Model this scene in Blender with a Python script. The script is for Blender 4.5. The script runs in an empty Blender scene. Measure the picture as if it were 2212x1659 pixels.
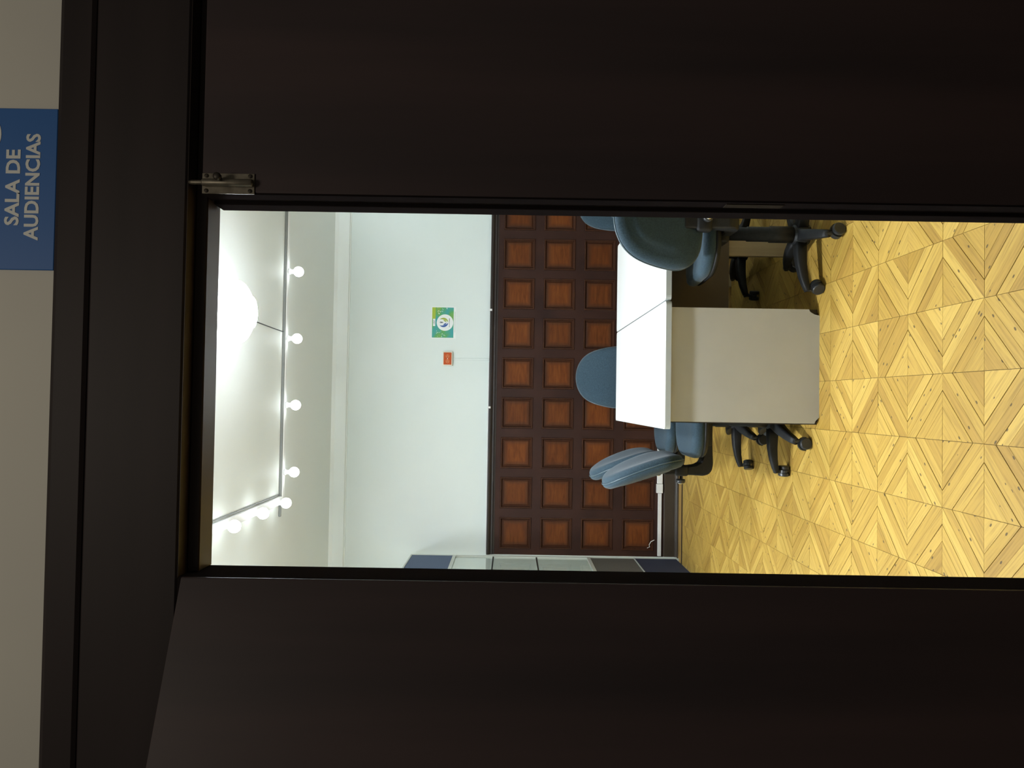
import bpy, bmesh, math, random
from mathutils import Vector, Matrix
random.seed(7)
S = bpy.context.scene
COL = S.collection
R = math.radians
PI = math.pi

# ------------------------------------------------------------------ camera
# The photograph was taken with the phone held sideways: world "up" is image left.
CAM_H = 1.476
F_PX, YAW, PITCH, ROLL = 1635.0, 0.0232, -0.0006, 0.0160
fw = Vector((math.sin(YAW) * math.cos(PITCH), math.cos(YAW) * math.cos(PITCH), math.sin(PITCH)))
r0 = Vector((math.cos(YAW), -math.sin(YAW), 0)); u0 = r0.cross(fw)
rt = math.cos(ROLL) * r0 + math.sin(ROLL) * u0
up = math.cos(ROLL) * u0 - math.sin(ROLL) * r0
cam_d = bpy.data.cameras.new('camera'); cam = bpy.data.objects.new('camera', cam_d); COL.objects.link(cam)
cx, cy, cz = -up, rt, -fw
cam.matrix_world = Matrix(((cx.x, cy.x, cz.x, 0), (cx.y, cy.y, cz.y, 0), (cx.z, cy.z, cz.z, CAM_H), (0, 0, 0, 1)))
cam_d.sensor_width = 36; cam_d.lens = F_PX / 2212 * 36; cam_d.clip_start = 0.02
S.camera = cam

# ------------------------------------------------------------------ world, exposure
W = bpy.data.worlds.new('corridor_ambient'); S.world = W; W.use_nodes = True
bg = W.node_tree.nodes['Background']
bg.inputs[0].default_value = (1.0, 0.93, 0.78, 1); bg.inputs[1].default_value = 0.06
S.view_settings.view_transform = 'Standard'; S.view_settings.look = 'None'
S.view_settings.gamma = 1.0; S.view_settings.use_curve_mapping = False
S.view_settings.exposure = 0.2
LAMP_NEAR, LAMP_FAR, GLOBE, BULB = 1020.0, 290.0, 15.0, 9.0
cl = bpy.data.lights.new('corridor_fill_light', 'AREA'); cl.shape = 'DISK'; cl.size = .6; cl.energy = 7.8; cl.color = (1, .90, .74)
co = bpy.data.objects.new('corridor_fill_light', cl); COL.objects.link(co); co.location = (0, -.45, 3.35); co.rotation_euler = (R(40), 0, 0)  # unseen area light, added to brighten the corridor side from above

# ------------------------------------------------------------------ materials
def mat(name, color=(.5, .5, .5), rough=.5, metal=0.0, spec=.5, emit=None, estr=0.0, sheen=0.0, coat=0.0):
    m = bpy.data.materials.new(name); m.use_nodes = True
    b = m.node_tree.nodes['Principled BSDF']
    b.inputs['Base Color'].default_value = (*color, 1); b.inputs['Roughness'].default_value = rough
    b.inputs['Metallic'].default_value = metal; b.inputs['Specular IOR Level'].default_value = spec
    b.inputs['Sheen Weight'].default_value = sheen; b.inputs['Coat Weight'].default_value = coat
    if emit:
        b.inputs['Emission Color'].default_value = (*emit, 1); b.inputs['Emission Strength'].default_value = estr
    return m
class NT:
    def __init__(s, m): s.t = m.node_tree; s.b = s.t.nodes['Principled BSDF']
    def n(s, kind, **kw):
        nd = s.t.nodes.new(kind)
        for k, v in kw.items():
            if k.startswith('i_'): nd.inputs[k[2:].replace('_', ' ')].default_value = v
            else: setattr(nd, k, v)
        return nd
    def l(s, a, b): s.t.links.new(a, b)
    def ramp(s, fac, stops):
        r = s.n('ShaderNodeValToRGB'); e = r.color_ramp.elements
        while len(e) < len(stops): e.new(0.5)
        for el, (p, c) in zip(e, stops): el.position = p; el.color = (*c, 1)
        s.l(fac, r.inputs[0]); return r.outputs[0]
    def math(s, op, a, b=None, clamp=False):
        nd = s.n('ShaderNodeMath', operation=op, use_clamp=clamp)
        for i, v in enumerate((a, b)):
            if v is None: continue
            if isinstance(v, (int, float)): nd.inputs[i].default_value = v
            else: s.l(v, nd.inputs[i])
        return nd.outputs[0]
    def mix(s, fac, a, b, mode='MIX'):
        nd = s.n('ShaderNodeMix', data_type='RGBA', blend_type=mode)
        for sock, v in ((nd.inputs[0], fac), (nd.inputs[6], a), (nd.inputs[7], b)):
            if hasattr(v, 'is_linked'): s.l(v, sock)
            elif isinstance(v, (int, float)): sock.default_value = v
            else: sock.default_value = (*v, 1)
        return nd.outputs[2]
    def coord(s, out='Object', scale=(1, 1, 1)):
        c = s.n('ShaderNodeTexCoord'); m = s.n('ShaderNodeMapping'); m.inputs['Scale'].default_value = scale
        s.l(c.outputs[out], m.inputs[0]); return m.outputs[0]
    def bump(s, h, strength=.2, dist=.002):
        b = s.n('ShaderNodeBump'); b.inputs['Strength'].default_value = strength; b.inputs['Distance'].default_value = dist
        s.l(h, b.inputs['Height']); s.l(b.outputs[0], s.b.inputs['Normal'])

def noisy(name, c1, c2, scale=(8, 8, 8), rough=.5, bump=0.0, detail=4, **kw):
    m = mat(name, c1, rough, **kw); t = NT(m)
    nz = t.n('ShaderNodeTexNoise'); nz.inputs['Scale'].default_value = 1; nz.inputs['Detail'].default_value = detail
    t.l(t.coord('Object', scale), nz.inputs['Vector'])
    t.l(t.ramp(nz.outputs[0], [(.3, c1), (.7, c2)]), t.b.inputs['Base Color'])
    if bump: t.bump(nz.outputs[0], bump)
    return m

M = {}
M['wall'] = noisy('room_wall_paint', (.71, .79, .77), (.76, .82, .80), (.8, .8, .8), .55)
M['ceiling'] = noisy('ceiling_paint', (.78, .83, .80), (.81, .85, .83), (.6, .6, .6), .6)
M['corridor_wall'] = noisy('corridor_wall_paint', (.62, .60, .55), (.70, .68, .60), (1.5, 1.5, 1.5), .7)
M['dark_wood'] = noisy('dark_door_wood', (.040, .029, .031), (.070, .045, .045), (9, 9, .7), .5, .12, 6, spec=.35)
M['frame_wood'] = noisy('dark_frame_wood', (.024, .018, .018), (.036, .026, .026), (.8, 9, 9), .55, .12, 6, spec=.25)
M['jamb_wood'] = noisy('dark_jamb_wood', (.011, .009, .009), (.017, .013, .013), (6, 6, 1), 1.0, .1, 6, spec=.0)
M['stop_wood'] = noisy('varnished_head_wood', (.03, .02, .016), (.045, .03, .024), (1, 9, 9), .34, .05, 6)
M['rail_wood'] = noisy('wainscot_rail_wood', (.026, .0105, .008), (.046, .018, .012), (4, 4, 4), .6, .1, 5, spec=.2)
M['cap_wood'] = noisy('wainscot_cap_wood', (.016, .012, .012), (.026, .018, .017), (3, 6, 12), .45, .1, 5)
M['base_wood'] = noisy('baseboard_wood', (.035, .026, .018), (.05, .037, .026), (3, 6, 12), .4, .1)
M['border_wood'] = noisy('border_board_wood', (.38, .23, .065), (.50, .31, .09), (2, 40, 40), .5)
M['subfloor'] = mat('subfloor_dark_joint', (.045, .024, .008), .9)
M['laminate'] = noisy('white_laminate', (.84, .85, .84), (.87, .87, .86), (3, 3, 3), .38)
M['edge'] = mat('grey_edge_band', (.41, .45, .45), .45)
M['panel'] = noisy('beige_grey_panel', (.415, .42, .39), (.44, .445, .415), (6, 6, 6), .5)
M['dark_panel'] = mat('dark_edge_trim', (.02, .017, .015), .5)
M['modesty'] = noisy('brown_modesty_panel', (.085, .065, .045), (.10, .078, .052), (4, 4, 4), .55)
M['leg_panel'] = noisy('pale_wood_leg', (.36, .29, .17), (.48, .39, .24), (30, 30, 1.2), .5)
M['fabric'] = noisy('blue_grey_fabric', (.015, .034, .050), (.027, .055, .077), (160, 160, 160), .8, .25, 2, sheen=.12, spec=.3)
M['piping'] = mat('grey_blue_piping', (.05, .08, .10), .4)
M['black'] = noisy('black_plastic', (.008, .009, .010), (.014, .015, .016), (60, 60, 60), .55, spec=.3)
M['hard_black'] = mat('caster_plastic', (.02, .022, .024), .35)
M['chrome'] = mat('chrome', (.8, .8, .8), .12, 1.0)
M['metal'] = noisy('worn_bolt_metal', (.14, .12, .09), (.26, .23, .18), (60, 60, 60), .45, metal=.7)
M['screw'] = mat('dark_screw', (.06, .05, .04), .5, .6)
M['plate'] = mat('dull_strike_plate', (.035, .028, .022), 1.0, spec=0.0)
M['white_plastic'] = mat('white_plastic', (.80, .81, .80), .45)
M['grey_metal'] = mat('grey_conduit', (.20, .21, .20), .5)
M['cable'] = mat('dark_cable', (.05, .05, .05), .6)
M['orange'] = mat('orange_plastic', (.53, .095, .025), .6, spec=.2)
M['orange_light'] = mat('pale_orange_plastic', (.66, .20, .085), .6, spec=.2)
M['slot'] = mat('dark_red_slot', (.12, .012, .006), .6)
M['cream'] = mat('cream_box', (.80, .76, .64), .45)
M['fabric_blue'] = noisy('partition_blue_fabric', (.085, .12, .20), (.11, .15, .24), (120, 120, 120), .85)
M['navy'] = noisy('partition_navy_base', (.022, .03, .065), (.032, .042, .085), (120, 120, 120), .8)
M['grey_fabric'] = noisy('partition_grey_fabric', (.10, .095, .085), (.13, .125, .11), (120, 120, 120), .85)
M['alu'] = mat('pale_partition_frame', (.58, .62, .58), .4)
M['sign_blue'] = mat('sign_blue', (.022, .13, .42), .5)
M['sign_white'] = mat('sign_lettering', (.75, .76, .74), .5)
M['paper'] = mat('poster_paper', (.80, .84, .83), .5)
M['print_green'] = mat('print_olive_green', (.33, .42, .05), .5)
M['print_blue'] = mat('print_blue', (.012, .085, .33), .5)
M['print_grey'] = mat('print_dark_ink', (.10, .11, .13), .5)
M['print_pale'] = mat('print_pale_ink', (.52, .57, .56), .5)
M['globe'] = mat('lit_glass_globe', (.9, .9, .9), .3, emit=(.89, .96, 1.03), estr=GLOBE)
M['lamp'] = mat('lit_down_disc', (.9, .9, .9), .3, emit=(.90, .96, 1.02), estr=LAMP_FAR)
M['lamp_near'] = mat('lit_down_disc_bright', (.9, .9, .9), .3, emit=(.90, .96, 1.02), estr=LAMP_NEAR)
M['bulb'] = mat('lit_bulb', (.9, .9, .9), .3, emit=(.93, 1.0, 1.02), estr=BULB)
gl = mat('partition_glass', (.86, .92, .90), .05); gl.node_tree.nodes['Principled BSDF'].inputs['Transmission Weight'].default_value = 1.0
gl.node_tree.nodes['Principled BSDF'].inputs['IOR'].default_value = 1.45
M['glass'] = gl

# parquet: every piece gets its own tone, grain runs along the piece (UV u, metres)
m = mat('parquet_oak', (.5, .3, .1), .42); t = NT(m)
oi = t.n('ShaderNodeObjectInfo'); geo = t.n('ShaderNodeNewGeometry')
rnd = t.math('FRACT', t.math('ADD', oi.outputs['Random'], geo.outputs['Random Per Island']))
uv = t.n('ShaderNodeUVMap'); uv.uv_map = 'UVMap'
off = t.n('ShaderNodeCombineXYZ'); t.l(t.math('MULTIPLY', rnd, 57.0), off.inputs[0]); t.l(t.math('MULTIPLY', rnd, 31.0), off.inputs[1])
va = t.n('ShaderNodeVectorMath', operation='ADD'); t.l(uv.outputs[0], va.inputs[0]); t.l(off.outputs[0], va.inputs[1])
mp = t.n('ShaderNodeMapping'); mp.inputs['Scale'].default_value = (5, 110, 1); t.l(va.outputs[0], mp.inputs[0])
nz = t.n('ShaderNodeTexNoise'); nz.inputs['Scale'].default_value = 1; nz.inputs['Detail'].default_value = 5; nz.inputs['Roughness'].default_value = .65
t.l(mp.outputs[0], nz.inputs['Vector'])
tone = t.ramp(rnd, [(0, (.40, .24, .050)), (.2, (.48, .305, .064)), (.5, (.54, .355, .080)), (.8, (.63, .43, .108)), (1, (.44, .27, .052))])
grain = t.ramp(nz.outputs[0], [(.25, (.60, .56, .50)), (.52, (1, 1, 1)), (.8, (1.1, 1.1, 1.15))])
c = t.mix(1.0, t.mix(1.0, tone, (.96, .945, .87), 'MULTIPLY'), grain, 'MULTIPLY')
# small dark knots and nail marks
vo = t.n('ShaderNodeTexVoronoi'); vo.inputs['Scale'].default_value = 1
mp2 = t.n('ShaderNodeMapping'); mp2.inputs['Scale'].default_value = (18, 34, 1); t.l(va.outputs[0], mp2.inputs[0]); t.l(mp2.outputs[0], vo.inputs['Vector'])
dot = t.math('LESS_THAN', vo.outputs['Distance'], .13)
sep = t.n('ShaderNodeSeparateColor'); t.l(vo.outputs['Color'], sep.inputs[0])
dot = t.math('MULTIPLY', dot, t.math('GREATER_THAN', sep.outputs[0], .45))
c = t.mix(t.math('MULTIPLY', dot, .85), c, (.05, .03, .012))
t.l(c, t.b.inputs['Base Color'])
t.l(t.ramp(nz.outputs[0], [(.2, (.52, .52, .52)), (.8, (.38, .38, .38))]), t.b.inputs['Roughness'])
t.bump(nz.outputs[0], .12, .001)
M['parquet'] = m

# wainscot panel: red-brown veneer with a darker shaded varnish border (UV 0..1 over the panel)
m = mat('wainscot_panel_veneer', (.1, .03, .01), .55, spec=.15); t = NT(m)
oi = t.n('ShaderNodeObjectInfo')
uv = t.n('ShaderNodeUVMap'); uv.uv_map = 'UVMap'
sx = t.n('ShaderNodeSeparateXYZ'); t.l(uv.outputs[0], sx.inputs[0])
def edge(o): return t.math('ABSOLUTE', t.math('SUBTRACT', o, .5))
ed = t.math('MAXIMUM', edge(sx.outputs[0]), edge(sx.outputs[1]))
cmb = t.n('ShaderNodeCombineXYZ'); t.l(t.math('ADD', sx.outputs[0], t.math('MULTIPLY', oi.outputs['Random'], 40.0)), cmb.inputs[0]); t.l(sx.outputs[1], cmb.inputs[1])
mp = t.n('ShaderNodeMapping'); mp.inputs['Scale'].default_value = (1.5, 10, 1); t.l(cmb.outputs[0], mp.inputs[0])
nz = t.n('ShaderNodeTexNoise'); nz.inputs['Scale'].default_value = 1; nz.inputs['Detail'].default_value = 6; nz.inputs['Distortion'].default_value = .8
t.l(mp.outputs[0], nz.inputs['Vector'])
base = t.ramp(nz.outputs[0], [(.3, (.092, .024, .006)), (.5, (.132, .038, .009)), (.7, (.165, .052, .013))])
tint = t.ramp(oi.outputs['Random'], [(0, (.82, .8, .8)), (.5, (1, 1, 1)), (1, (1.15, 1.12, 1.0))])
base = t.mix(1.0, base, tint, 'MULTIPLY')
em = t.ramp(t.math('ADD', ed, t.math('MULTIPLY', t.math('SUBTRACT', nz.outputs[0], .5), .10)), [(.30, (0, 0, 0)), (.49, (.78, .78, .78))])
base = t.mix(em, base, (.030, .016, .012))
t.l(base, t.b.inputs['Base Color'])
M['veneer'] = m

# poster print: yellow-green to teal wash
m = mat('poster_wash', (.1, .4, .3), .5); t = NT(m)
uv = t.n('ShaderNodeUVMap'); uv.uv_map = 'UVMap'
nz = t.n('ShaderNodeTexNoise'); nz.inputs['Scale'].default_value = 2.2; nz.inputs['Detail'].default_value = 1
t.l(uv.outputs[0], nz.inputs['Vector'])
c = t.ramp(nz.outputs[0], [(.32, (.02, .32, .38)), (.45, (.05, .34, .26)), (.55, (.08, .36, .10)), (.68, (.20, .38, .06))])
sx = t.n('ShaderNodeSeparateXYZ'); t.l(uv.outputs[0], sx.inputs[0])
yl = t.math('MULTIPLY', t.math('GREATER_THAN', sx.outputs[1], .84), t.math('GREATER_THAN', sx.outputs[0], .62))
c = t.mix(yl, c, (.34, .46, .03))
t.l(c, t.b.inputs['Base Color'])
M['wash'] = m

# ------------------------------------------------------------------ mesh helpers
def obj(name, bm, m, parent=None, smooth=False, loc=None, rot=None):
    me = bpy.data.meshes.new(name); bm.normal_update(); bm.to_mesh(me); bm.free()
    me.materials.append(m)
    if smooth:
        for p in me.polygons: p.use_smooth = True
    return link(name, me, parent, loc, rot)
def link(name, me, parent=None, loc=None, rot=None):
    o = bpy.data.objects.new(name, me); COL.objects.link(o)
    if parent: o.parent = parent
    if loc is not None: o.location = loc
    if rot is not None: o.rotation_euler = rot
    return o
def thing(name, label, cat, loc=(0, 0, 0), rz=0, group=None):
    o = bpy.data.objects.new(name, None); COL.objects.link(o); o.empty_display_size = .05
    o.location = loc; o.rotation_euler = (0, 0, rz); o['label'] = label; o['category'] = cat
    if group: o['group'] = group
    return o
def tag(o, label, cat, group=None):
    o['label'] = label; o['category'] = cat
    if group: o['group'] = group
    return o
def struct(o, label=None):
    o['kind'] = 'structure'
    if label: o['label'] = label
    return o
def box(x0, x1, y0, y1, z0, z1, bevel=0, seg=1, bm=None):
    b = bmesh.new()
    vs = [b.verts.new((x, y, z)) for x in (x0, x1) for y in (y0, y1) for z in (z0, z1)]
    for f in ((0, 1, 3, 2), (4, 6, 7, 5), (0, 4, 5, 1), (2, 3, 7, 6), (0, 2, 6, 4), (1, 5, 7, 3)): b.faces.new([vs[i] for i in f])
    bmesh.ops.recalc_face_normals(b, faces=b.faces)
    if bevel: bmesh.ops.bevel(b, geom=list(b.edges), offset=bevel, segments=seg, affect='EDGES', profile=.5)
    if bm is None: return b
    return join(bm, b)
def join(a, b):
    me = bpy.data.meshes.new('tmp'); b.to_mesh(me); b.free(); a.from_mesh(me); bpy.data.meshes.remove(me); return a
def prism(poly, axis, a0, a1, bevel=0, seg=1):
    """poly: 2D points; axis 'z': (x,y) extruded in z; 'y': (x,z) extruded in y; 'x': (y,z) extruded in x"""
    b = bmesh.new()
    def P(p, a): return {'z': (p[0], p[1], a), 'y': (p[0], a, p[1]), 'x': (a, p[0], p[1])}[axis]
    A = [b.verts.new(P(p, a0)) for p in poly]; B = [b.verts.new(P(p, a1)) for p in poly]
    b.faces.new(A); b.faces.new(B[::-1])
    n = len(poly)
    for i in range(n): b.faces.new((A[i], B[i], B[(i + 1) % n], A[(i + 1) % n]))
    bmesh.ops.recalc_face_normals(b, faces=b.faces)
    if bevel: bmesh.ops.bevel(b, geom=list(b.edges), offset=bevel, segments=seg, affect='EDGES', profile=.5)
    return b
def lathe(prof, n=24, axis='z', cap=True):
    b = bmesh.new(); rings = []
    for r, z in prof:
        ring = []
        for i in range(n):
            a = 2 * PI * i / n; x, y = r * math.cos(a), r * math.sin(a)
            ring.append(b.verts.new({'z': (x, y, z), 'y': (x, z, y), 'x': (z, x, y)}[axis]))
        rings.append(ring)
    for A, B in zip(rings, rings[1:]):
        for i in range(n): b.faces.new((A[i], A[(i + 1) % n], B[(i + 1) % n], B[i]))
    if cap: b.faces.new(rings[0][::-1]); b.faces.new(rings[-1])
    bmesh.ops.recalc_face_normals(b, faces=b.faces)
    return b
def ellipsoid(rx, ry, rz, u=24, v=14, c=(0, 0, 0)):
    b = bmesh.new(); bmesh.ops.create_uvsphere(b, u_segments=u, v_segments=v, radius=1)
    for w in b.verts: w.co = Vector((w.co.x * rx + c[0], w.co.y * ry + c[1], w.co.z * rz + c[2]))
    return b
def sweep(path, secs, closed=False, up=Vector((0, 0, 1))):
    """sweep: secs = list of cross sections (list of (a,b)) one per path point; a along side, b along local up"""
    b = bmesh.new(); rings = []; n = len(path); path = [Vector(p) for p in path]
    for i, p in enumerate(path):
        if closed: d = path[(i + 1) % n] - path[i - 1]
        else: d = path[min(i + 1, n - 1)] - path[max(i - 1, 0)]
        d.normalize(); s = d.cross(up)
        if s.length < 1e-4: s = Vector((1, 0, 0))
        s.normalize(); q = s.cross(d)
        rings.append([b.verts.new(p + s * a + q * c) for a, c in secs[i]])
    k = len(rings[0])
    pairs = list(zip(rings, rings[1:])) + ([(rings[-1], rings[0])] if closed else [])
    for A, B in pairs:
        for i in range(k): b.faces.new((A[i], A[(i + 1) % k], B[(i + 1) % k], B[i]))
    if not closed: b.faces.new(rings[0]); b.faces.new(rings[-1][::-1])
    bmesh.ops.recalc_face_normals(b, faces=b.faces)
    return b
def circ(r, n=8): return [(r * math.cos(2 * PI * i / n), r * math.sin(2 * PI * i / n)) for i in range(n)]
def rrect(w, h, r, n=3):
    pts = []
    for cx_, cy_, a in ((w / 2 - r, h / 2 - r, 0), (-w / 2 + r, h / 2 - r, 90), (-w / 2 + r, -h / 2 + r, 180), (w / 2 - r, -h / 2 + r, 270)):
        for k in range(n + 1):
            t_ = R(a + 90 * k / n); pts.append((cx_ + r * math.cos(t_), cy_ + r * math.sin(t_)))
    return pts
def tube(path, r, n=8, closed=False, up=Vector((0, 0, 1))): return sweep(path, [circ(r, n)] * len(path), closed, up)

# ------------------------------------------------------------------ room shell
YB, ZC = 6.66, 3.05           # wainscot face of the back wall, ceiling height
XL, XR = -3.0, 3.0
YF0, YF1 = 1.21, 1.30         # door wall, corridor side and room side
struct(obj('wall_back', box(XL, XR, YB + .02, YB + .17, 0, ZC), M['wall']))
struct(obj('wall_left', box(XL - .12, XL, YF1, YB + .17, 0, ZC), M['wall']))
struct(obj('wall_right', box(XR, XR + .12, YF1, YB + .17, 0, ZC), M['wall']))
struct(obj('ceiling', box(XL - .12, XR + .12, YF0, YB + .17, ZC, ZC + .12), M['ceiling']))
# door wall (corridor side), one mesh with the doorway left open
bm = box(XL - .12, -.98, YF0, YF1, 0, ZC); box(1.04, XR + .12, YF0, YF1, 0, ZC, bm=bm); box(-.98, 1.04, YF0, YF1, 2.18, ZC, bm=bm)
box(-.98, -.42, YF0 + .02, YF1, 0, 2.18, bm=bm)
struct(obj('wall_front', bm, M['corridor_wall']))

# floor: sub-floor slab with parquet pieces let into it
floor = struct(obj('floor', box(XL - .12, XR + .12, -1.5, YB + .17, -.06, -.0045), M['subfloor']))
TS, TX, TY = .2286, -.109, 2.3617
def inset(poly, gaps):
    n = len(poly); out = []
    c_ = [sum(p[k] for p in poly) / n for k in (0, 1)]
    lines = []
    for i in range(n):
        p, q = poly[i], poly[(i + 1) % n]; dx, dy = q[0] - p[0], q[1] - p[1]; l_ = math.hypot(dx, dy)
        nx, ny = -dy / l_, dx / l_
        if (c_[0] - p[0]) * nx + (c_[1] - p[1]) * ny < 0: nx, ny = -nx, -ny
        lines.append((nx, ny, nx * p[0] + ny * p[1] + gaps[i]))
    for i in range(n):
        a1, b1, c1 = lines[i - 1]; a2, b2, c2 = lines[i]; d = a1 * b2 - a2 * b1
        out.append(((c1 * b2 - c2 * b1) / d, (a1 * c2 - a2 * c1) / d))
    return out
GE, GA, GB, GD = .0008, .0014, .0006, .0003      # half joints: cell edge, quarter line, half line, diagonal
def cell_pieces(mir):
    res = []
    for side in (0, 1):
        for nm, poly, gp in (('strip', [(0, 0), (0, .25), (.75, 1), (1, 1)], [GE, GA, GE, GD]),
                             ('border_strip', [(0, .25), (0, .5), (.5, 1), (.75, 1)], [GE, GB, GE, GA]),
                             ('corner_block', [(0, .5), (0, 1), (.5, 1)], [GE, GE, GB])):
            pl = [(a - .5, b - .5) for a, b in poly]
            if side: pl = [(b, a) for a, b in pl]
            if mir: pl = [(-a, b) for a, b in pl]
            pl = inset([(a * TS, b * TS) for a, b in pl], gp)
            res.append((nm, pl))
    return res
def piece_geom(b, pl, mir, ox, oy, z, uvl):
    g = (-.7071 if mir else .7071, .7071)
    top = [b.verts.new((ox + p[0], oy + p[1], z)) for p in pl]; bot = [b.verts.new((ox + p[0], oy + p[1], -.0045)) for p in pl]
    n = len(pl); fs = [b.faces.new(top)]
    for i in range(n): fs.append(b.faces.new((top[i], bot[i], bot[(i + 1) % n], top[(i + 1) % n])))
    fs[0].normal_update()
    if fs[0].normal.z < 0:
        for f in fs: f.normal_flip()
    for f in fs:
        for lp in f.loops:
            x, y = lp.vert.co.x - ox, lp.vert.co.y - oy
            lp[uvl].uv = (x * g[0] + y * g[1], x * g[1] - y * g[0])
protos = {}
for mir in (0, 1):
    for k, (nm, pl) in enumerate(cell_pieces(mir)):
        b = bmesh.new(); uvl = b.loops.layers.uv.new('UVMap'); piece_geom(b, pl, mir, 0, 0, 0, uvl)
        me = bpy.data.meshes.new(nm); b.to_mesh(me); b.free(); me.materials.append(M['parquet']); protos[mir, k] = (nm, me)
def vis_area(x, y):
    d = Vector((x, y, -CAM_H)); z = d.dot(fw)
    if z < .3: return None
    ix = 1106 - F_PX * d.dot(up) / z; iy = 829.5 - F_PX * d.dot(rt) / z
    ok = 455 < iy < 1265 and ix < 2290
    if ok and ix < 1775 and 668 < iy < 916: ok = False
    return (z if ok else None)
cells = []
YEND = 6.513
for i in range(-6, 19):
    for j in range(-14, 15):
        x, y = TX + (j + .5) * TS, TY + (i + .5) * TS
        if y + TS / 2 > YEND + .03 or y < 1.2 or abs(x) > XR - .1: continue
        cells.append((i, j, x, y))
vis = sorted([(vis_area(x, y), i, j, x, y) for i, j, x, y in cells if vis_area(x, y) is not None])[:150]
vset = {(i, j) for _, i, j, _, _ in vis}
for _, i, j, x, y in vis:
    mir = (i + j) % 2
    for k in range(6):
        nm, me = protos[mir, k]
        link(nm, me, floor, (x, y, random.uniform(-.0004, .0004)))
b = bmesh.new(); uvl = b.loops.layers.uv.new('UVMap')
for i, j, x, y in cells:
    if (i, j) in vset: continue
    mir = (i + j) % 2
    for nm, pl in cell_pieces(mir): piece_geom(b, pl, mir, x, y, random.uniform(-.0004, .0004), uvl)
o = obj('parquet_field', b, M['parquet'], floor); o['kind'] = 'stuff'
bx_ = XL
while bx_ < XR - .05:                                     # border boards along the back wall
    x2 = min(bx_ + 1.15, XR)
    obj('border_board', box(bx_, x2 - .002, YEND + .032, YB - .03, -.0045, .0003), M['border_wood'], floor); bx_ = x2
struct(obj('baseboard_back', prism([(YB + .02, 0), (YB - .014, 0), (YB - .014, .118), (YB - .006, .127), (YB + .02, .127)], 'x', -1.335, XR), M['base_wood']))
q = [(YB - .014, 0)] + [(YB - .014 - .018 * math.cos(R(a)), .003 + .031 * math.sin(R(a))) for a in (0, 22, 45, 68, 90)]
struct(obj('trim_3', prism(q, 'x', -1.335, XR), M['base_wood']), 'dark quarter-round bead along the foot of the baseboard')

# cornice of the back wall
q = [(YB + .02, 2.915), (YB + .008, 2.915), (YB + .006, 2.922), (YB - .012, 2.926), (YB - .015, 3.02), (YB - .03, ZC), (YB + .02, ZC)]
struct(obj('trim_2', prism(q, 'x', XL, XR), M['ceiling']), 'plain pale cornice between back wall and ceiling')

# wainscot: lattice of rails and stiles, moulded panels set in it
wains = struct(bpy.data.objects.new('trim_4', None), 'dark wooden wainscot of square panels on the back wall'); COL.objects.link(wains)
PX0, PDX, PW = -1.15, .3505, .275
PZ = [1.423, 1.0665, .71, .3495]; PH = .28
NC = 12
xl0, xr0 = -1.338, XR
zt, zb = 1.605, .127
TH0, TH1 = YB, YB + .02
xs = [PX0 + PDX * k for k in range(NC)]
for k in range(NC + 1):
    a = xl0 if k == 0 else xs[k - 1] + PW / 2; e = xr0 if k == NC else xs[k] - PW / 2
    obj('stile', box(a, e, TH0, TH1, zb, zt), M['rail_wood'], wains)
zz = [zt] + [v for z in PZ for v in (z + PH / 2, z - PH / 2)] + [zb]
for k in range(0, len(zz), 2):
    obj('rail', box(xl0, xr0, TH0 - .0008, TH1, zz[k + 1], zz[k]), M['rail_wood'], wains)
def panel_mesh():
    b = bmesh.new(); uvl = b.loops.layers.uv.new('UVMap')
    w, h = PW / 2 - .0005, PH / 2 - .0005
    loops = [(0, 0.0), (.004, -.007), (.011, -.007), (.015, .001), (.022, .012), (.026, .012), (.036, .006)]
    rings = []
    for d, y in loops:
        rings.append([b.verts.new((sx_ * (w - d), y, sz * (h - d))) for sx_, sz in ((-1, -1), (1, -1), (1, 1), (-1, 1))])
    for A, B in zip(rings, rings[1:]):
        for i in range(4): b.faces.new((A[i], A[(i + 1) % 4], B[(i + 1) % 4], B[i]))
    b.faces.new(rings[-1])
    bmesh.ops.recalc_face_normals(b, faces=b.faces)
    if b.faces[-1:][0].normal.y > 0:
        for f in b.faces: f.normal_flip()
    for f in b.faces:
        for lp in f.loops: lp[uvl].uv = (lp.vert.co.x / (2 * w - .044) + .5, lp.vert.co.z / (2 * h - .044) + .5)
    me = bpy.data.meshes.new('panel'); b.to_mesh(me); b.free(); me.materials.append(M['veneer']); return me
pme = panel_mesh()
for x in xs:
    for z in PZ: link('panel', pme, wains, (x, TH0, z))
q = [(YB + .02, 1.605), (YB - .004, 1.605), (YB - .006, 1.618), (YB - .014, 1.624), (YB - .014, 1.638), (YB - .026, 1.65), (YB - .030, 1.662), (YB - .030, 1.674), (YB + .02, 1.674)]
obj('cap_moulding', prism(q, 'x', -1.338, XR), M['cap_wood'], wains)

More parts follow.
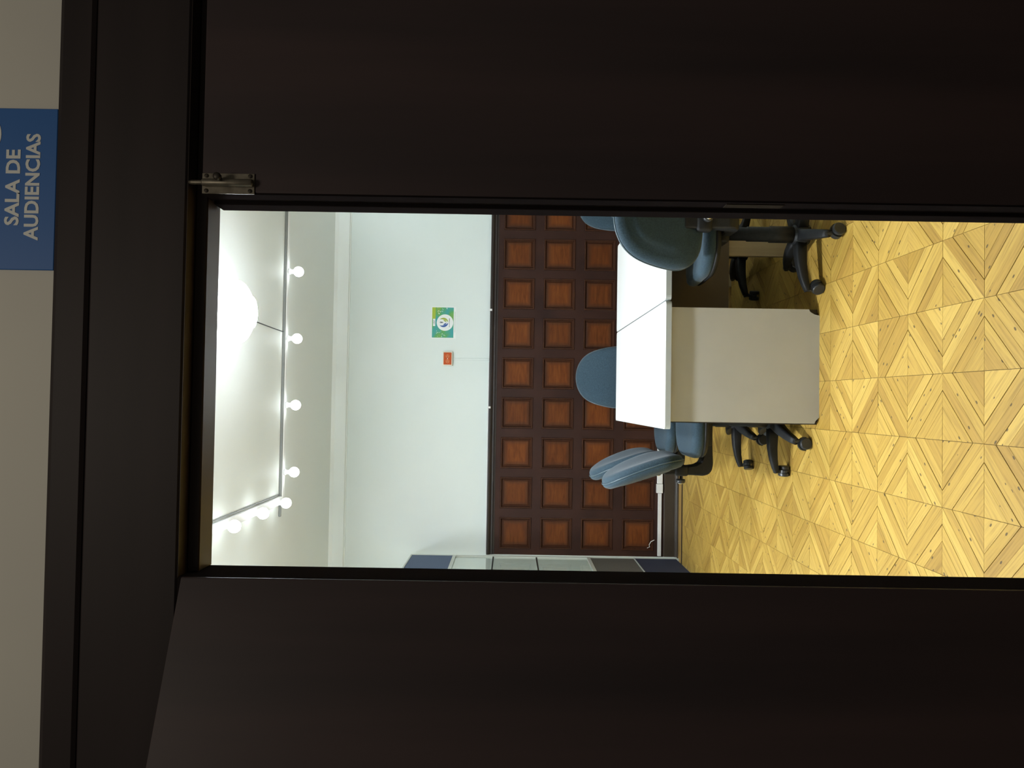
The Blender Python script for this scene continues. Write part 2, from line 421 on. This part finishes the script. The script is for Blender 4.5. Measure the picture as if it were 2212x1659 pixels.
# ------------------------------------------------------------------ door wall: frame and leaves
frame = struct(bpy.data.objects.new('trim_1', None), 'dark wooden door frame with a deep head board'); COL.objects.link(frame)
obj('head_board', box(-1.0, 1.06, 1.20, 1.29, 1.999, 2.150, .003), M['frame_wood'], frame)
obj('head_lining', box(-.285, .935, 1.203, 1.2355, 1.9982, 1.9989), M['stop_wood'], frame)
obj('head_moulding', prism([(1.29, 2.152), (1.203, 2.152), (1.198, 2.157), (1.196, 2.20), (1.200, 2.207), (1.208, 2.21), (1.29, 2.21)], 'x', -1.02, 1.08), M['frame_wood'], frame)
obj('head_stop', box(-.285, .935, 1.236, 1.29, 1.979, 1.9988, .002), M['stop_wood'], frame)
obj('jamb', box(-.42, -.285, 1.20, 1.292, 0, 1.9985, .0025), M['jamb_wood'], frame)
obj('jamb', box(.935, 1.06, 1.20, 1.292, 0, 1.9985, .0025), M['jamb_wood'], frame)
obj('side_panel', box(-1.0, -.4205, 1.2, 1.228, 0, 1.9985, .002), M['dark_wood'], frame)
d2 = struct(bpy.data.objects.new('door_2', None), 'closed dark wooden door leaf with a slide bolt, right of the opening'); COL.objects.link(d2)
obj('dark_edge_strip', box(.3245, .327, 1.2055, 1.2455, .01, 1.976), M['jamb_wood'], d2)  # thin strip added to make the free edge of the leaf darker
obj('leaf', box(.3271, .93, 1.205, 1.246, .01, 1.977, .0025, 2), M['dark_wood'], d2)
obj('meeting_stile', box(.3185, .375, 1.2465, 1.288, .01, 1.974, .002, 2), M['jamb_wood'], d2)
sp = obj('strike_plate', box(.3232, .3246, 1.214, 1.234, 1.040, 1.134, .0005), M['plate'], d2)
bp = bpy.data.objects.new('slide_bolt', None); COL.objects.link(bp); bp.parent = d2; bp.location = (.3412, 1.205, 0); bp['label'] = 'worn metal slide bolt'
obj('bolt_plate', box(-.0165, .0165, -.0022, 0, 1.892, 1.976, .0006), M['metal'], bp)
obj('barrel', lathe([(.0045, 1.893), (.0062, 1.895), (.0062, 1.972), (.0045, 1.974)], 12), M['metal'], bp, True, (0, -.0068, 0))
obj('rod', lathe([(.0036, 1.90), (.0036, 1.990), (.0022, 1.995)], 10), M['metal'], bp, True, (0, -.0068, 0))
obj('bolt_knob', lathe([(.0032, 0), (.0032, -.008), (.0062, -.010), (.0062, -.016), (.003, -.018)], 10, 'y'), M['screw'], bp, True, (.006, -.0068, 1.945))
for a, c_ in ((-.012, 1.899), (.012, 1.899), (-.012, 1.969), (.012, 1.969)):
    obj('screw', lathe([(.0034, 0), (.0034, -.0012), (.0015, -.0022)], 10, 'y'), M['screw'], bp, False, (a, -.002, c_))
# left leaf, swung 158 degrees out into the corridor
d1 = struct(bpy.data.objects.new('door_1', None), 'open dark wooden door leaf folded back towards the corridor, left of the opening'); COL.objects.link(d1)
d1.location = (-.289, 1.199, 0); d1.rotation_euler = (0, 0, R(-157.8))
obj('leaf', box(.001, .60, .0, .04, .01, 1.976, .0025, 2), M['dark_wood'], d1)
for z in (.3, 1.05, 1.75):
    obj('hinge', lathe([(.004, z - .045), (.004, z + .045)], 10), M['jamb_wood'], d1, True, (-.003, -.003, 0))

# sign over the door
def text_mesh(body, size, bold=0.0, extr=.0004):
    cu = bpy.data.curves.new('t', 'FONT'); cu.body = body; cu.size = size; cu.offset = bold; cu.extrude = extr
    cu.align_x = 'CENTER'; cu.resolution_u = 3
    o_ = bpy.data.objects.new('t', cu); COL.objects.link(o_)
    dg = bpy.context.evaluated_depsgraph_get(); dg.update()
    me = bpy.data.meshes.new_from_object(o_.evaluated_get(dg)); bpy.data.objects.remove(o_); bpy.data.curves.remove(cu)
    xs_ = [v.co.x for v in me.vertices]; ys_ = [v.co.y for v in me.vertices]
    return me, min(xs_), max(xs_), min(ys_), max(ys_)
def place_text(name, body, xc, z0, width, height, y, m, parent, bold=0.0):
    me, a, b_, c_, d = text_mesh(body, 1.0, bold, .01)
    sx_, sz = width / (b_ - a), height / (d - c_)
    for v in me.vertices: v.co = Vector((xc + (v.co.x - (a + b_) / 2) * sx_, y - v.co.z * .04, z0 + (v.co.y - c_) * sz))
    me.materials.append(m)
    return link(name, me, parent)
sign = thing('door_sign', 'blue door sign with white capital lettering above the door frame', 'sign', (.328, 1.21, 2.2105))
obj('board', box(-.130, .130, -.005, 0, 0, .26, .001), M['sign_blue'], sign)
place_text('lettering', 'AUDIENCIAS', 0.003, .0260, .172, .0235, -.0052, M['sign_white'], sign, .028)
place_text('lettering', 'SALA DE', .002, .0575, .122, .0235, -.0052, M['sign_white'], sign, .028)
obj('emblem', lathe([(.040, -.0056), (.040, -.005)], 40, 'y'), M['sign_white'], sign, False, (.087, 0, .1295))
obj('emblem_centre', lathe([(.033, -.0059), (.033, -.0052)], 40, 'y'), M['sign_blue'], sign, False, (.087, 0, .1295))

# ------------------------------------------------------------------ desks
def desk_top(parent, x0, x1, y0, y1, zt_, th, r):
    w, h = x1 - x0, y1 - y0
    poly = [((x0 + x1) / 2 + a, (y0 + y1) / 2 + b_) for a, b_ in rrect(w, h, r, 4)]
    obj('edge_band', prism(poly, 'z', zt_ - th, zt_ - .0012), M['edge'], parent)
    poly2 = [((x0 + x1) / 2 + a, (y0 + y1) / 2 + b_) for a, b_ in rrect(w - .003, h - .003, r - .001, 4)]
    obj('top', prism(poly2, 'z', zt_ - .0013, zt_), M['laminate'], parent)
desk = thing('desk', 'white topped desk with a beige grey end panel facing the doorway', 'desk', (.19, 4.37, 0), 0, 'desks pushed together')
O = desk.location
desk_top(desk, -.120 - O.x, .493 - O.x, 3.597 - O.y, 5.290 - O.y, .745, .027, .02)
def end_panel(y0, y1, x0, x1):
    a, e = x0 - O.x, x1 - O.x
    q = [(a + .03, .0), (a + .024, .006), (a + .012, .018), (a, .022), (a, .7178), (e, .7178), (e, .052), (e - .012, .046), (e - .024, .026), (e - .03, .0)]
    return prism(q, 'y', y0 - O.y, y1 - O.y)
obj('end_panel', end_panel(3.628, 3.650, -.083, .466), M['panel'], desk)
obj('end_panel', end_panel(4.872, 4.889, -.083, .466), M['panel'], desk)
obj('panel_backing', box(-.0885 - O.x, .468 - O.x, 3.6505 - O.y, 3.668 - O.y, .004, .7178), M['dark_panel'], desk)
obj('modesty_panel', box(.42 - O.x, .438 - O.x, 3.6685 - O.y, 4.8715 - O.y, .02, .7178), M['modesty'], desk)
for x in (-.06, .435): obj('foot', lathe([(.018, .0), (.016, .02), (.012, .03)], 12), M['dark_panel'], desk, True, (x - O.x, 3.66 - O.y, 0))
desk2 = thing('desk', 'white topped desk with pale legs and brown modesty panel, half hidden behind the swivel chair', 'desk', (.80, 4.4, 0), 0, 'desks pushed together')
O = desk2.location
desk_top(desk2, .4985 - O.x, 1.105 - O.x, 3.605 - O.y, 5.298 - O.y, .745, .027, .02)
obj('modesty_panel', box(.51 - O.x, 1.075 - O.x, 3.98 - O.y, 4.0 - O.y, .338, .7178), M['modesty'], desk2)
obj('end_panel', box(.51 - O.x, 1.075 - O.x, 5.14 - O.y, 5.158 - O.y, .02, .7178), M['modesty'], desk2)  # unseen panel, added to keep light from reaching under the desk
for y in (4.04, 5.1):
    obj('leg', box(.80 - O.x, .885 - O.x, y - O.y, y + .03 - O.y, 0, .7178, .002), M['leg_panel'], desk2)
obj('beam', box(.825 - O.x, .86 - O.x, 4.07 - O.y, 5.1 - O.y, .66, .7178), M['dark_panel'], desk2)

# ------------------------------------------------------------------ swivel chairs
OUT = [(0, 0), (.07, .0), (.125, .012), (.165, .045), (.195, .105), (.214, .19), (.220, .29), (.214, .42), (.203, .55), (.187, .68), (.165, .79), (.134, .88), (.095, .945), (.05, .985), (0, 1)]
def cr(p0, p1, p2, p3, u): return tuple(.5 * ((2 * b_) + (-a + c_) * u + (2 * a - 5 * b_ + 4 * c_ - d) * u * u + (-a + 3 * b_ - 3 * c_ + d) * u ** 3) for a, b_, c_, d in zip(p0, p1, p2, p3))
def back_outline(h, sub=3):
    loop = OUT + [(-a, b_) for a, b_ in OUT[-2:0:-1]]
    n = len(loop); pts = []
    for i in range(n):
        for k in range(sub): pts.append(cr(loop[i - 1], loop[i], loop[(i + 1) % n], loop[(i + 2) % n], k / sub))
    return [(a, (b_ - .5) * h) for a, b_ in pts]
def pillow(outline, prof, curve, axis):
    """rings shrink by k and rise by h; axis 'y' backrest (outline x,z), 'z' seat (outline x,y)"""
    b = bmesh.new(); rings = []
    for k, h in prof:
        ring = []
        for a, c_ in outline:
            if k <= 0: continue
            x, w = a * k, c_ * k; d = h + curve(x, w)
            ring.append(b.verts.new((x, d, w) if axis == 'y' else (x, w, d)))
        if k <= 0:
            d = h + curve(0, 0); ring = [b.verts.new((0, d, 0) if axis == 'y' else (0, 0, d))]
        rings.append(ring)
    n = len(outline)
    for A, B in zip(rings, rings[1:]):
        for i in range(n):
            if len(B) == 1: b.faces.new((A[i], A[(i + 1) % n], B[0]))
            elif len(A) == 1: b.faces.new((A[0], B[(i + 1) % n], B[i]))
            else: b.faces.new((A[i], A[(i + 1) % n], B[(i + 1) % n], B[i]))
    bmesh.ops.recalc_face_normals(b, faces=b.faces)
    return b
BH = .425
bo = back_outline(BH)
bc = lambda x, z: 0.5 * x * x - .12 * z * z * 2          # sides wrap forward (towards +y)
CM = {}
def mesh(name, bm, m, smooth=True):
    me = bpy.data.meshes.new(name); bm.normal_update(); bm.to_mesh(me); bm.free(); me.materials.append(m)
    if smooth:
        for p in me.polygons: p.use_smooth = True
    CM[name] = me
# closed halves share the seam at d = 0
mesh('backrest_cushion', pillow(bo, [(0, .001), (.5, .001), (.985, .0005), (.992, .008), (.985, .018), (.95, .029), (.86, .036), (.7, .038), (.45, .038), (.2, .037), (0, .036)], bc, 'y'), M['fabric'])
mesh('back_shell', pillow(bo, [(0, -.001), (.5, -.001), (.985, -.0005), (1.0, -.006), (.995, -.014), (.965, -.023), (.90, -.033), (.80, -.036), (.68, -.037), (.63, -.042), (.5, -.045), (.3, -.046), (0, -.046)], bc, 'y'), M['fabric'])
mesh('piping', tube([(a * 1.0, bc(a, c_) , c_ * 1.0) for a, c_ in bo], .0042, 6, True, Vector((0, 1, 0))), M['piping'])
so = [(a, b_) for a, b_ in rrect(.465, .44, .13, 8)]
so = [(a * (1 + .05 * b_ / .22 * 1.0), b_) for a, b_ in so]
sc = lambda x, y: -(.9 * max(0, y - .08) ** 2) + .12 * x * x
mesh('seat_cushion', pillow(so, [(0, .001), (.5, .001), (.97, .001), (1.0, .012), (1.0, .028), (.985, .042), (.94, .052), (.84, .057), (.6, .055), (.3, .053), (0, .052)], sc, 'z'), M['fabric'])
mesh('seat_shell', pillow(so, [(0, .0), (.5, .0), (.985, .0), (.985, -.010), (.95, -.022), (.80, -.032), (.5, -.036), (0, -.036)], sc, 'z'), M['black'])
# mechanism plate and J-shaped back bar (in chair coordinates relative to seat underside)
mesh('mechanism', box(-.07, .07, -.14, .12, -.075, -.03, .012, 2), M['black'])
bar = [(-.05, -.078), (-.17, -.082), (-.235, -.085), (-.268, -.079), (-.288, -.062), (-.296, -.035), (-.293, .03), (-.291, .12), (-.294, .17),
       (-.262, .17), (-.252, .12), (-.247, .05), (-.241, .005), (-.226, -.022), (-.19, -.035), (-.12, -.036), (-.05, -.036)]
mesh('back_bar', prism(bar, 'x', -.042, .042, .006, 1), M['black'], False)
mesh('bar_collar', box(-.055, .055, -.298, -.242, .045, .115, .012, 2), M['black'])
mesh('back_knob', lathe([(.006, 0), (.006, -.018), (.012, -.02), (.022, -.021), (.024, -.026), (.024, -.036), (.019, -.042)], 14, 'y'), M['hard_black'])
mesh('knob_cap', lathe([(.016, -.0421), (.014, -.045), (.006, -.046)], 10, 'y'), M['chrome'])
mesh('tension_knob', lathe([(.016, -.026), (.02, -.022), (.02, .0), (.014, .004)], 14), M['hard_black'])
mesh('lift_lever', tube([(.05, .03, 0), (.14, .035, .003), (.2, .04, .0), (.235, .042, -.004)], .006, 8), M['black'])
def col_bm(h):
    z0 = .115
    return lathe([(.040, z0), (.040, z0 + h * .36), (.036, z0 + h * .36 + .002), (.036, z0 + h * .66), (.032, z0 + h * .66 + .002), (.032, z0 + h)], 20)
mesh('hub', lathe([(.030, .055), (.048, .06), (.055, .085), (.052, .115), (.043, .135)], 24), M['black'])
lp = [(.03, 0, .098), (.09, 0, .100), (.15, 0, .098), (.21, 0, .090), (.25, 0, .080), (.278, 0, .072)]
lw = [.056, .052, .047, .042, .038, .034]; lh = [.054, .052, .046, .038, .032, .024]
mesh('leg', sweep(lp, [rrect(w, h_, .008, 2) for w, h_ in zip(lw, lh)]), M['black'])
def caster_bm():
    b = bmesh.new()
    for s in (-1, 1):
        join(b, lathe([(.012, s * .007), (.023, s * .007), (.0255, s * .010), (.0255, s * .021), (.022, s * .024), (.008, s * .0245)], 20, 'y'))
    bmesh.ops.translate(b, verts=b.verts, vec=(-.012, 0, .0255))
    hood = [(-.012 + .030 * math.cos(R(a)), .0265 + .030 * math.sin(R(a))) for a in range(-10, 191, 20)] + [(-.040, .022), (-.012, .018), (.015, .018)]
    join(b, prism(hood, 'y', -.0065, .0065))
    join(b, lathe([(.009, .05), (.009, .078)], 10))
    for v in b.verts: v.co.x *= 1.15; v.co.y *= 1.15; v.co.z *= 1.12
    return b
mesh('caster', caster_bm(), M['hard_black'], False)
def chair(x, y, face, label, lift=0.0, base0=0.0, group=None, lean=19):
    """face: heading of the sitter (0 = +y), degrees; base0: world heading of the first star leg"""
    c_ = thing('office_chair', label, 'chair', (x, y, 0), R(face), 'office chairs around the desks')
    SZ = .505 + lift; BZ = .792
    for nm in ('seat_cushion', 'seat_shell', 'mechanism', 'back_bar', 'bar_collar'):
        link(nm, CM[nm], c_, (0, .02 if nm.startswith('seat') else 0, SZ))
    kn = link('back_knob', CM['back_knob'], c_, (0, -.297, SZ + .075)); link('knob_cap', CM['knob_cap'], kn)
    link('tension_knob', CM['tension_knob'], c_, (0, .055, SZ - .075))
    link('lift_lever', CM['lift_lever'], c_, (0, 0, SZ - .048))
    for nm in ('backrest_cushion', 'back_shell', 'piping'):
        link(nm, CM[nm], c_, (0, -.272, BZ + lift), (R(lean), 0, 0))
    key = 'column%.3f' % lift
    if key not in CM:
        mesh('gas_column', col_bm(SZ - .075 - .115), M['black']); CM[key] = CM['gas_column']
    link('gas_column', CM[key], c_)
    link('hub', CM['hub'], c_)
    rnd_ = random.Random(int(x * 1000 + y * 77))
    for k in range(5):
        a = R(base0 + 72 * k - face)
        lg = link('leg', CM['leg'], c_, (0, 0, 0), (0, 0, a))
        link('caster', CM['caster'], lg, (.270, 0, 0), (0, 0, rnd_.uniform(-2.2, 2.2)))
    return c_
chair(.825, 3.63, 0, 'blue grey office chair turned with its back to the doorway, at right', .045, 259, lean=15)
chair(-.075, 3.985, -90, 'blue grey office chair in profile, nearer of two on the left of the desk', 0.0, 177)
chair(-.095, 4.62, -90, 'blue grey office chair in profile, farther of two on the left of the desk', 0.0, 179)
chair(.187, 5.235, 180, 'blue grey office chair seen only as a backrest above the middle of the desk', .010, 20)
chair(1.47, 5.235, 180, 'blue grey office chair at far right, a sliver of backrest in front of the wainscot', .010, 50)
chair(.93, 4.58, 90, 'office chair hidden under the right desk, only its casters showing in the shade', 0.0, 188)

# ------------------------------------------------------------------ partition on the left
part = thing('office_partition', 'blue and grey office partition with a glazed window along the left side', 'partition', (-1.345, 5.2, 0))
mods = [(.45, 1.42)]
for a, e in mods:
    a += .0005; e -= .0005
    obj('base_panel', box(-.02, .0, a + .012, e - .012, .02, .385, .003), M['navy'], part)
    obj('lower_panel', box(-.018, -.002, a + .012, e - .012, .392, .772, .003), M['grey_fabric'], part)
    obj('pane', box(-.012, -.007, a + .03, e - .03, .80, 1.935), M['glass'], part)
    for z in (1.237, 1.61): obj('dark_bar', box(-.0068, .0, a + .03, e - .03, z - .006, z + .006), M['dark_panel'], part)  # thin dark bars laid across the pane
    obj('upper_panel', box(-.02, .0, a + .012, e - .012, 1.962, 2.315, .003), M['fabric_blue'], part)
    b = box(-.022, .004, a, a + .012, 0, 2.325); box(-.022, .004, e - .012, e, 0, 2.325, bm=b)
    for z0, z1 in ((.385, .392), (.772, .80), (1.935, 1.962), (2.315, 2.327)): box(-.022, .004, a + .012, e - .012, z0, z1, bm=b)
    box(-.021, .003, a + .012, a + .03, .80, 1.935, bm=b); box(-.021, .003, e - .03, e - .012, .80, 1.935, bm=b)
    obj('frame', b, M['alu'], part)

# ------------------------------------------------------------------ wall fittings
pos = thing('poster', 'small landscape poster with round emblem on green and blue, on the back wall', 'poster', (.6885, YB + .0195, 2.085))
obj('sheet', box(-.1415, .1415, -.0012, 0, -.109, .109), M['paper'], pos)
b = bmesh.new(); uvl = b.loops.layers.uv.new('UVMap')
vs = [b.verts.new(p) for p in ((-.134, -.0016, -.088), (.134, -.0016, -.088), (.134, -.0016, .102), (-.134, -.0016, .102))]
f = b.faces.new(vs)
for lp_, u_ in zip(f.loops, ((0, 0), (1, 0), (1, 1), (0, 1))): lp_[uvl].uv = u_
obj('print', b, M['wash'], pos)
def disc(name, r, cx_, cz_, y, m, par, n=40): return obj(name, lathe([(r, y), (r, y + .0002)], n, 'y'), m, par, False, (cx_, 0, cz_))
disc('round_field', .073, .0, -.012, -.0021, M['paper'], pos)
def crescent(a0, a1, r_, w, cx_, cz_, y, m, name):
    n = 16; outer = []; inner = []
    for k in range(n + 1):
        a = R(a0 + (a1 - a0) * k / n); ww = w * math.sin(PI * k / n) ** .8
        outer.append((cx_ + r_ * math.cos(a), cz_ + r_ * math.sin(a))); inner.append((cx_ + (r_ - ww) * math.cos(a), cz_ + (r_ - ww) * math.sin(a)))
    b_ = bmesh.new()
    vo_ = [b_.verts.new((p[0], y, p[1])) for p in outer]; vi = [b_.verts.new((p[0], y, p[1])) for p in inner]
    for k in range(n):
        if k == 0: b_.faces.new((vo_[0], vo_[1], vi[1]))
        elif k == n - 1: b_.faces.new((vo_[k], vo_[n], vi[k]))
        else: b_.faces.new((vo_[k], vo_[k + 1], vi[k + 1], vi[k]))
    bmesh.ops.recalc_face_normals(b_, faces=b_.faces)
    return obj(name, b_, m, pos)
ex, ez = .001, .001
crescent(-88, 52, .042, .018, ex, ez, -.0026, M['print_green'], 'emblem_swoosh')
crescent(128, 268, .042, .018, ex, ez, -.0026, M['print_blue'], 'emblem_swoosh')
crescent(-85, 25, .022, .012, ex, ez - .005, -.0026, M['print_green'], 'emblem_swoosh')
crescent(155, 265, .022, .012, ex, ez - .005, -.0026, M['print_blue'], 'emblem_swoosh')
obj('emblem_figure', prism([(-.004, .0), (.004, .0), (.005, .014), (.010, .026), (.003, .020), (.002, .031), (-.002, .031), (-.003, .020), (-.010, .026), (-.005, .014)], 'y', -.0027, -.0025), M['print_grey'], pos, False, (ex, 0, ez + .004))
obj('label_strip', prism([(-.032, -.010), (.032, -.010), (.032, .010), (-.032, .010)], 'y', -.0022, -.0018), M['paper'], pos, False, (0, 0, .084))
b = bmesh.new()
for k, w in enumerate((.004, .003, .005, .006, .003, .004)): box(-.016 + .006 * k, -.016 + .006 * k + w, -.0026, -.0023, .0815 - .001 * (k % 2), .0855 + .002 * (k % 3), bm=b)
obj('small_print', b, M['print_grey'], pos)
b = bmesh.new()
for k in range(11): box(-.040 + .0072 * k, -.040 + .0072 * k + .0055, -.0026, -.0023, -.054, -.0495 + (.002 if k > 6 else 0), bm=b)
obj('small_print', b, M['print_grey'], pos)
b = bmesh.new()
for k in range(14): box(-.085 + .0132 * k, -.085 + .0132 * k + .011, -.0016, -.0013, -.1025, -.0975, bm=b)
obj('small_print', b, M['print_pale'], pos)
rr = random.Random(3); b = bmesh.new()
for sgn in (-1, 1):
    for k in range(14):
        px_ = sgn * (.068 + .062 * rr.random() ** .8); pz_ = .062 - .10 * rr.random() * (abs(px_) - .05) / .08; s_ = rr.choice((.0022, .003, .004))
        join(b, prism([(px_ - s_, pz_), (px_, pz_ - s_), (px_ + s_, pz_), (px_, pz_ + s_)], 'y', -.0021, -.0018))
obj('dots', b, M['paper'], pos)['kind'] = 'stuff'

out = thing('wall_outlet', 'orange double power outlet in a cream box on the back wall', 'outlet', (.369, YB + .02, 2.042))
obj('back_box', box(-.062, .062, -.034, 0, -.043, .043, .004, 2), M['cream'], out)
obj('face_plate', box(-.0535, .0535, -.0385, -.0342, -.0345, .0345, .003, 2), M['orange'], out)
for x in (-.024, .021):
    rc = obj('socket', lathe([(.017, -.0385), (.017, -.041), (.015, -.0425)], 20, 'y'), M['orange_light'], out, False, (x, 0, .0))
    b = box(-.002, .008, -.0429, -.0424, .005, .008); box(-.002, .008, -.0429, -.0424, -.008, -.005, bm=b); box(-.012, -.006, -.0429, -.0424, -.003, .003, bm=b)
    obj('slots', b, M['slot'], rc)
obj('screw', lathe([(.004, -.0385), (.004, -.0402)], 10, 'y'), M['cream'], out, False, (-.0015, 0, 0))
tag(obj('cable_raceway', box(.358, .376, YB + .008, YB + .0195, 1.676, 1.998, .002), M['wall']), 'slim pale vertical raceway running down from the orange outlet', 'raceway')
tag(obj('cable_raceway', box(-1.33, .34, YB + .012, YB + .0195, 1.6755, 1.684, .0015), M['white_plastic']), 'thin white raceway lying along the top of the wainscot', 'raceway')
for x, lab in ((.802, 'small white cable clip on the wainscot cap under the poster'), (-.054, 'small white cable clip on the wainscot cap left of the outlet')):
    b = box(-.009, .009, -.036, .0, 0, .006, .001); box(-.009, .009, -.036, -.0305, -.018, .0, .001, bm=b)
    tag(obj('cable_clip', b, M['white_plastic'], None, False, (x, YB, 1.6745)), lab, 'clip', 'cable clips on the wainscot cap')
dct = thing('floor_raceway', 'white cable raceway running along the wall just above the dark baseboard', 'raceway', (-.7, YB, .128))
obj('raceway_cover', box(-.63, -.082, -.020, -.0015, .018, .050, .003), M['white_plastic'], dct)
obj('raceway_cover', box(.002, 1.4, -.026, -.0015, .012, .060, .003), M['white_plastic'], dct)
obj('joint', box(-.080, 0.0, -.030, -.0015, .010, .066, .003), M['white_plastic'], dct)
tag(obj('loose_cable', tube([(-1.19, YB - .012, .205), (-1.205, YB - .010, .235), (-1.235, YB - .006, .250), (-1.25, YB - .012, .245), (-1.262, YB - .010, .268)], .003, 6), M['white_plastic']), 'short loose cable end curling up from the white floor raceway', 'cable')

# ------------------------------------------------------------------ ceiling: track with bulbs, globe lights
tr = thing('light_track', 'pale ceiling track with a dark conduit carrying the row of bulbs', 'light track', (.6, 5.2, ZC))
obj('track_rail', box(-1.30, 1.9, -.012, .032, -.022, 0, .003), M['white_plastic'], tr)
obj('conduit', box(-1.41, 1.9, -.028, -.0125, -.018, 0, .004), M['grey_metal'], tr)
obj('side_rail', box(-1.325, -1.27, -2.6, -.0285, -.024, 0, .003), M['white_plastic'], tr)
obj('rail_edge', box(-1.262, -1.254, -2.6, -.0285, -.010, 0, .002), M['grey_metal'], tr)
def bulb(x, y, label, drop=.038):
    t_ = thing('light_bulb', label, 'light bulb', (x, y, ZC - .022), 0, 'bulbs on the ceiling track')
    obj('socket', lathe([(.022, 0), (.022, -.012), (.015, -.018), (.015, -drop)], 14), M['white_plastic'], t_, True)
    obj('bulb', ellipsoid(.035, .035, .035, 20, 12, (0, 0, -drop - .031)), M['bulb'], t_, True)
    return t_
names = [', nearest the closed door leaf', ' beside the cable junction', ', second from the track corner', ', nearest the track corner']
for x, lab in zip((.873, .41, -.048, -.508), names): bulb(x, 5.21, 'lit round bulb of the back ceiling row' + lab)
for y, lab in ((5.04, 'nearest the track corner'), (4.575, 'in the middle'), (4.10, 'farthest from the track corner')):
    bulb(-.697, y, 'lit round bulb on the left side rail, the one ' + lab)
def globe(x, y, label, m):
    t_ = thing('ceiling_light', label, 'ceiling light', (x, y, ZC), 0, 'globe lights on the ceiling')
    obj('base', lathe([(.10, 0), (.10, -.012), (.085, -.022)], 28), M['white_plastic'], t_, True)
    obj('globe', ellipsoid(.172, .172, .078, 32, 18, (0, 0, -.092)), M['globe'], t_, True)
    obj('down_light_disc', lathe([(.085, -.1745), (.085, -.1725)], 32), m, t_)  # extra emitter added below the globe, throws most of the light down
    return t_
globe(.457, 4.06, 'large glaring globe light under the ceiling at the top of the doorway', M['lamp'])
globe(-.50, 3.05, 'large lit globe light on the ceiling just inside the doorway, out of sight', M['lamp_near'])
globe(-1.6, 4.25, 'unseen globe light added on the ceiling at the left to fill the room with light', M['lamp'])  # unseen fill lamp, added to even out light on ceiling, walls and floor
globe(2.3, 5.75, 'unseen globe light added near the back right corner to brighten the ceiling', M['globe'])  # unseen fill lamp, added to lift the far ceiling and wall
tag(obj('ceiling_cable', tube([(.462, 4.14, ZC - .006), (.466, 4.5, ZC - .005), (.455, 5.0, ZC - .005), (.452, 5.168, ZC - .008)], .0035, 6), M['cable']), 'thin dark cable on the ceiling from the globe light to the track', 'cable')
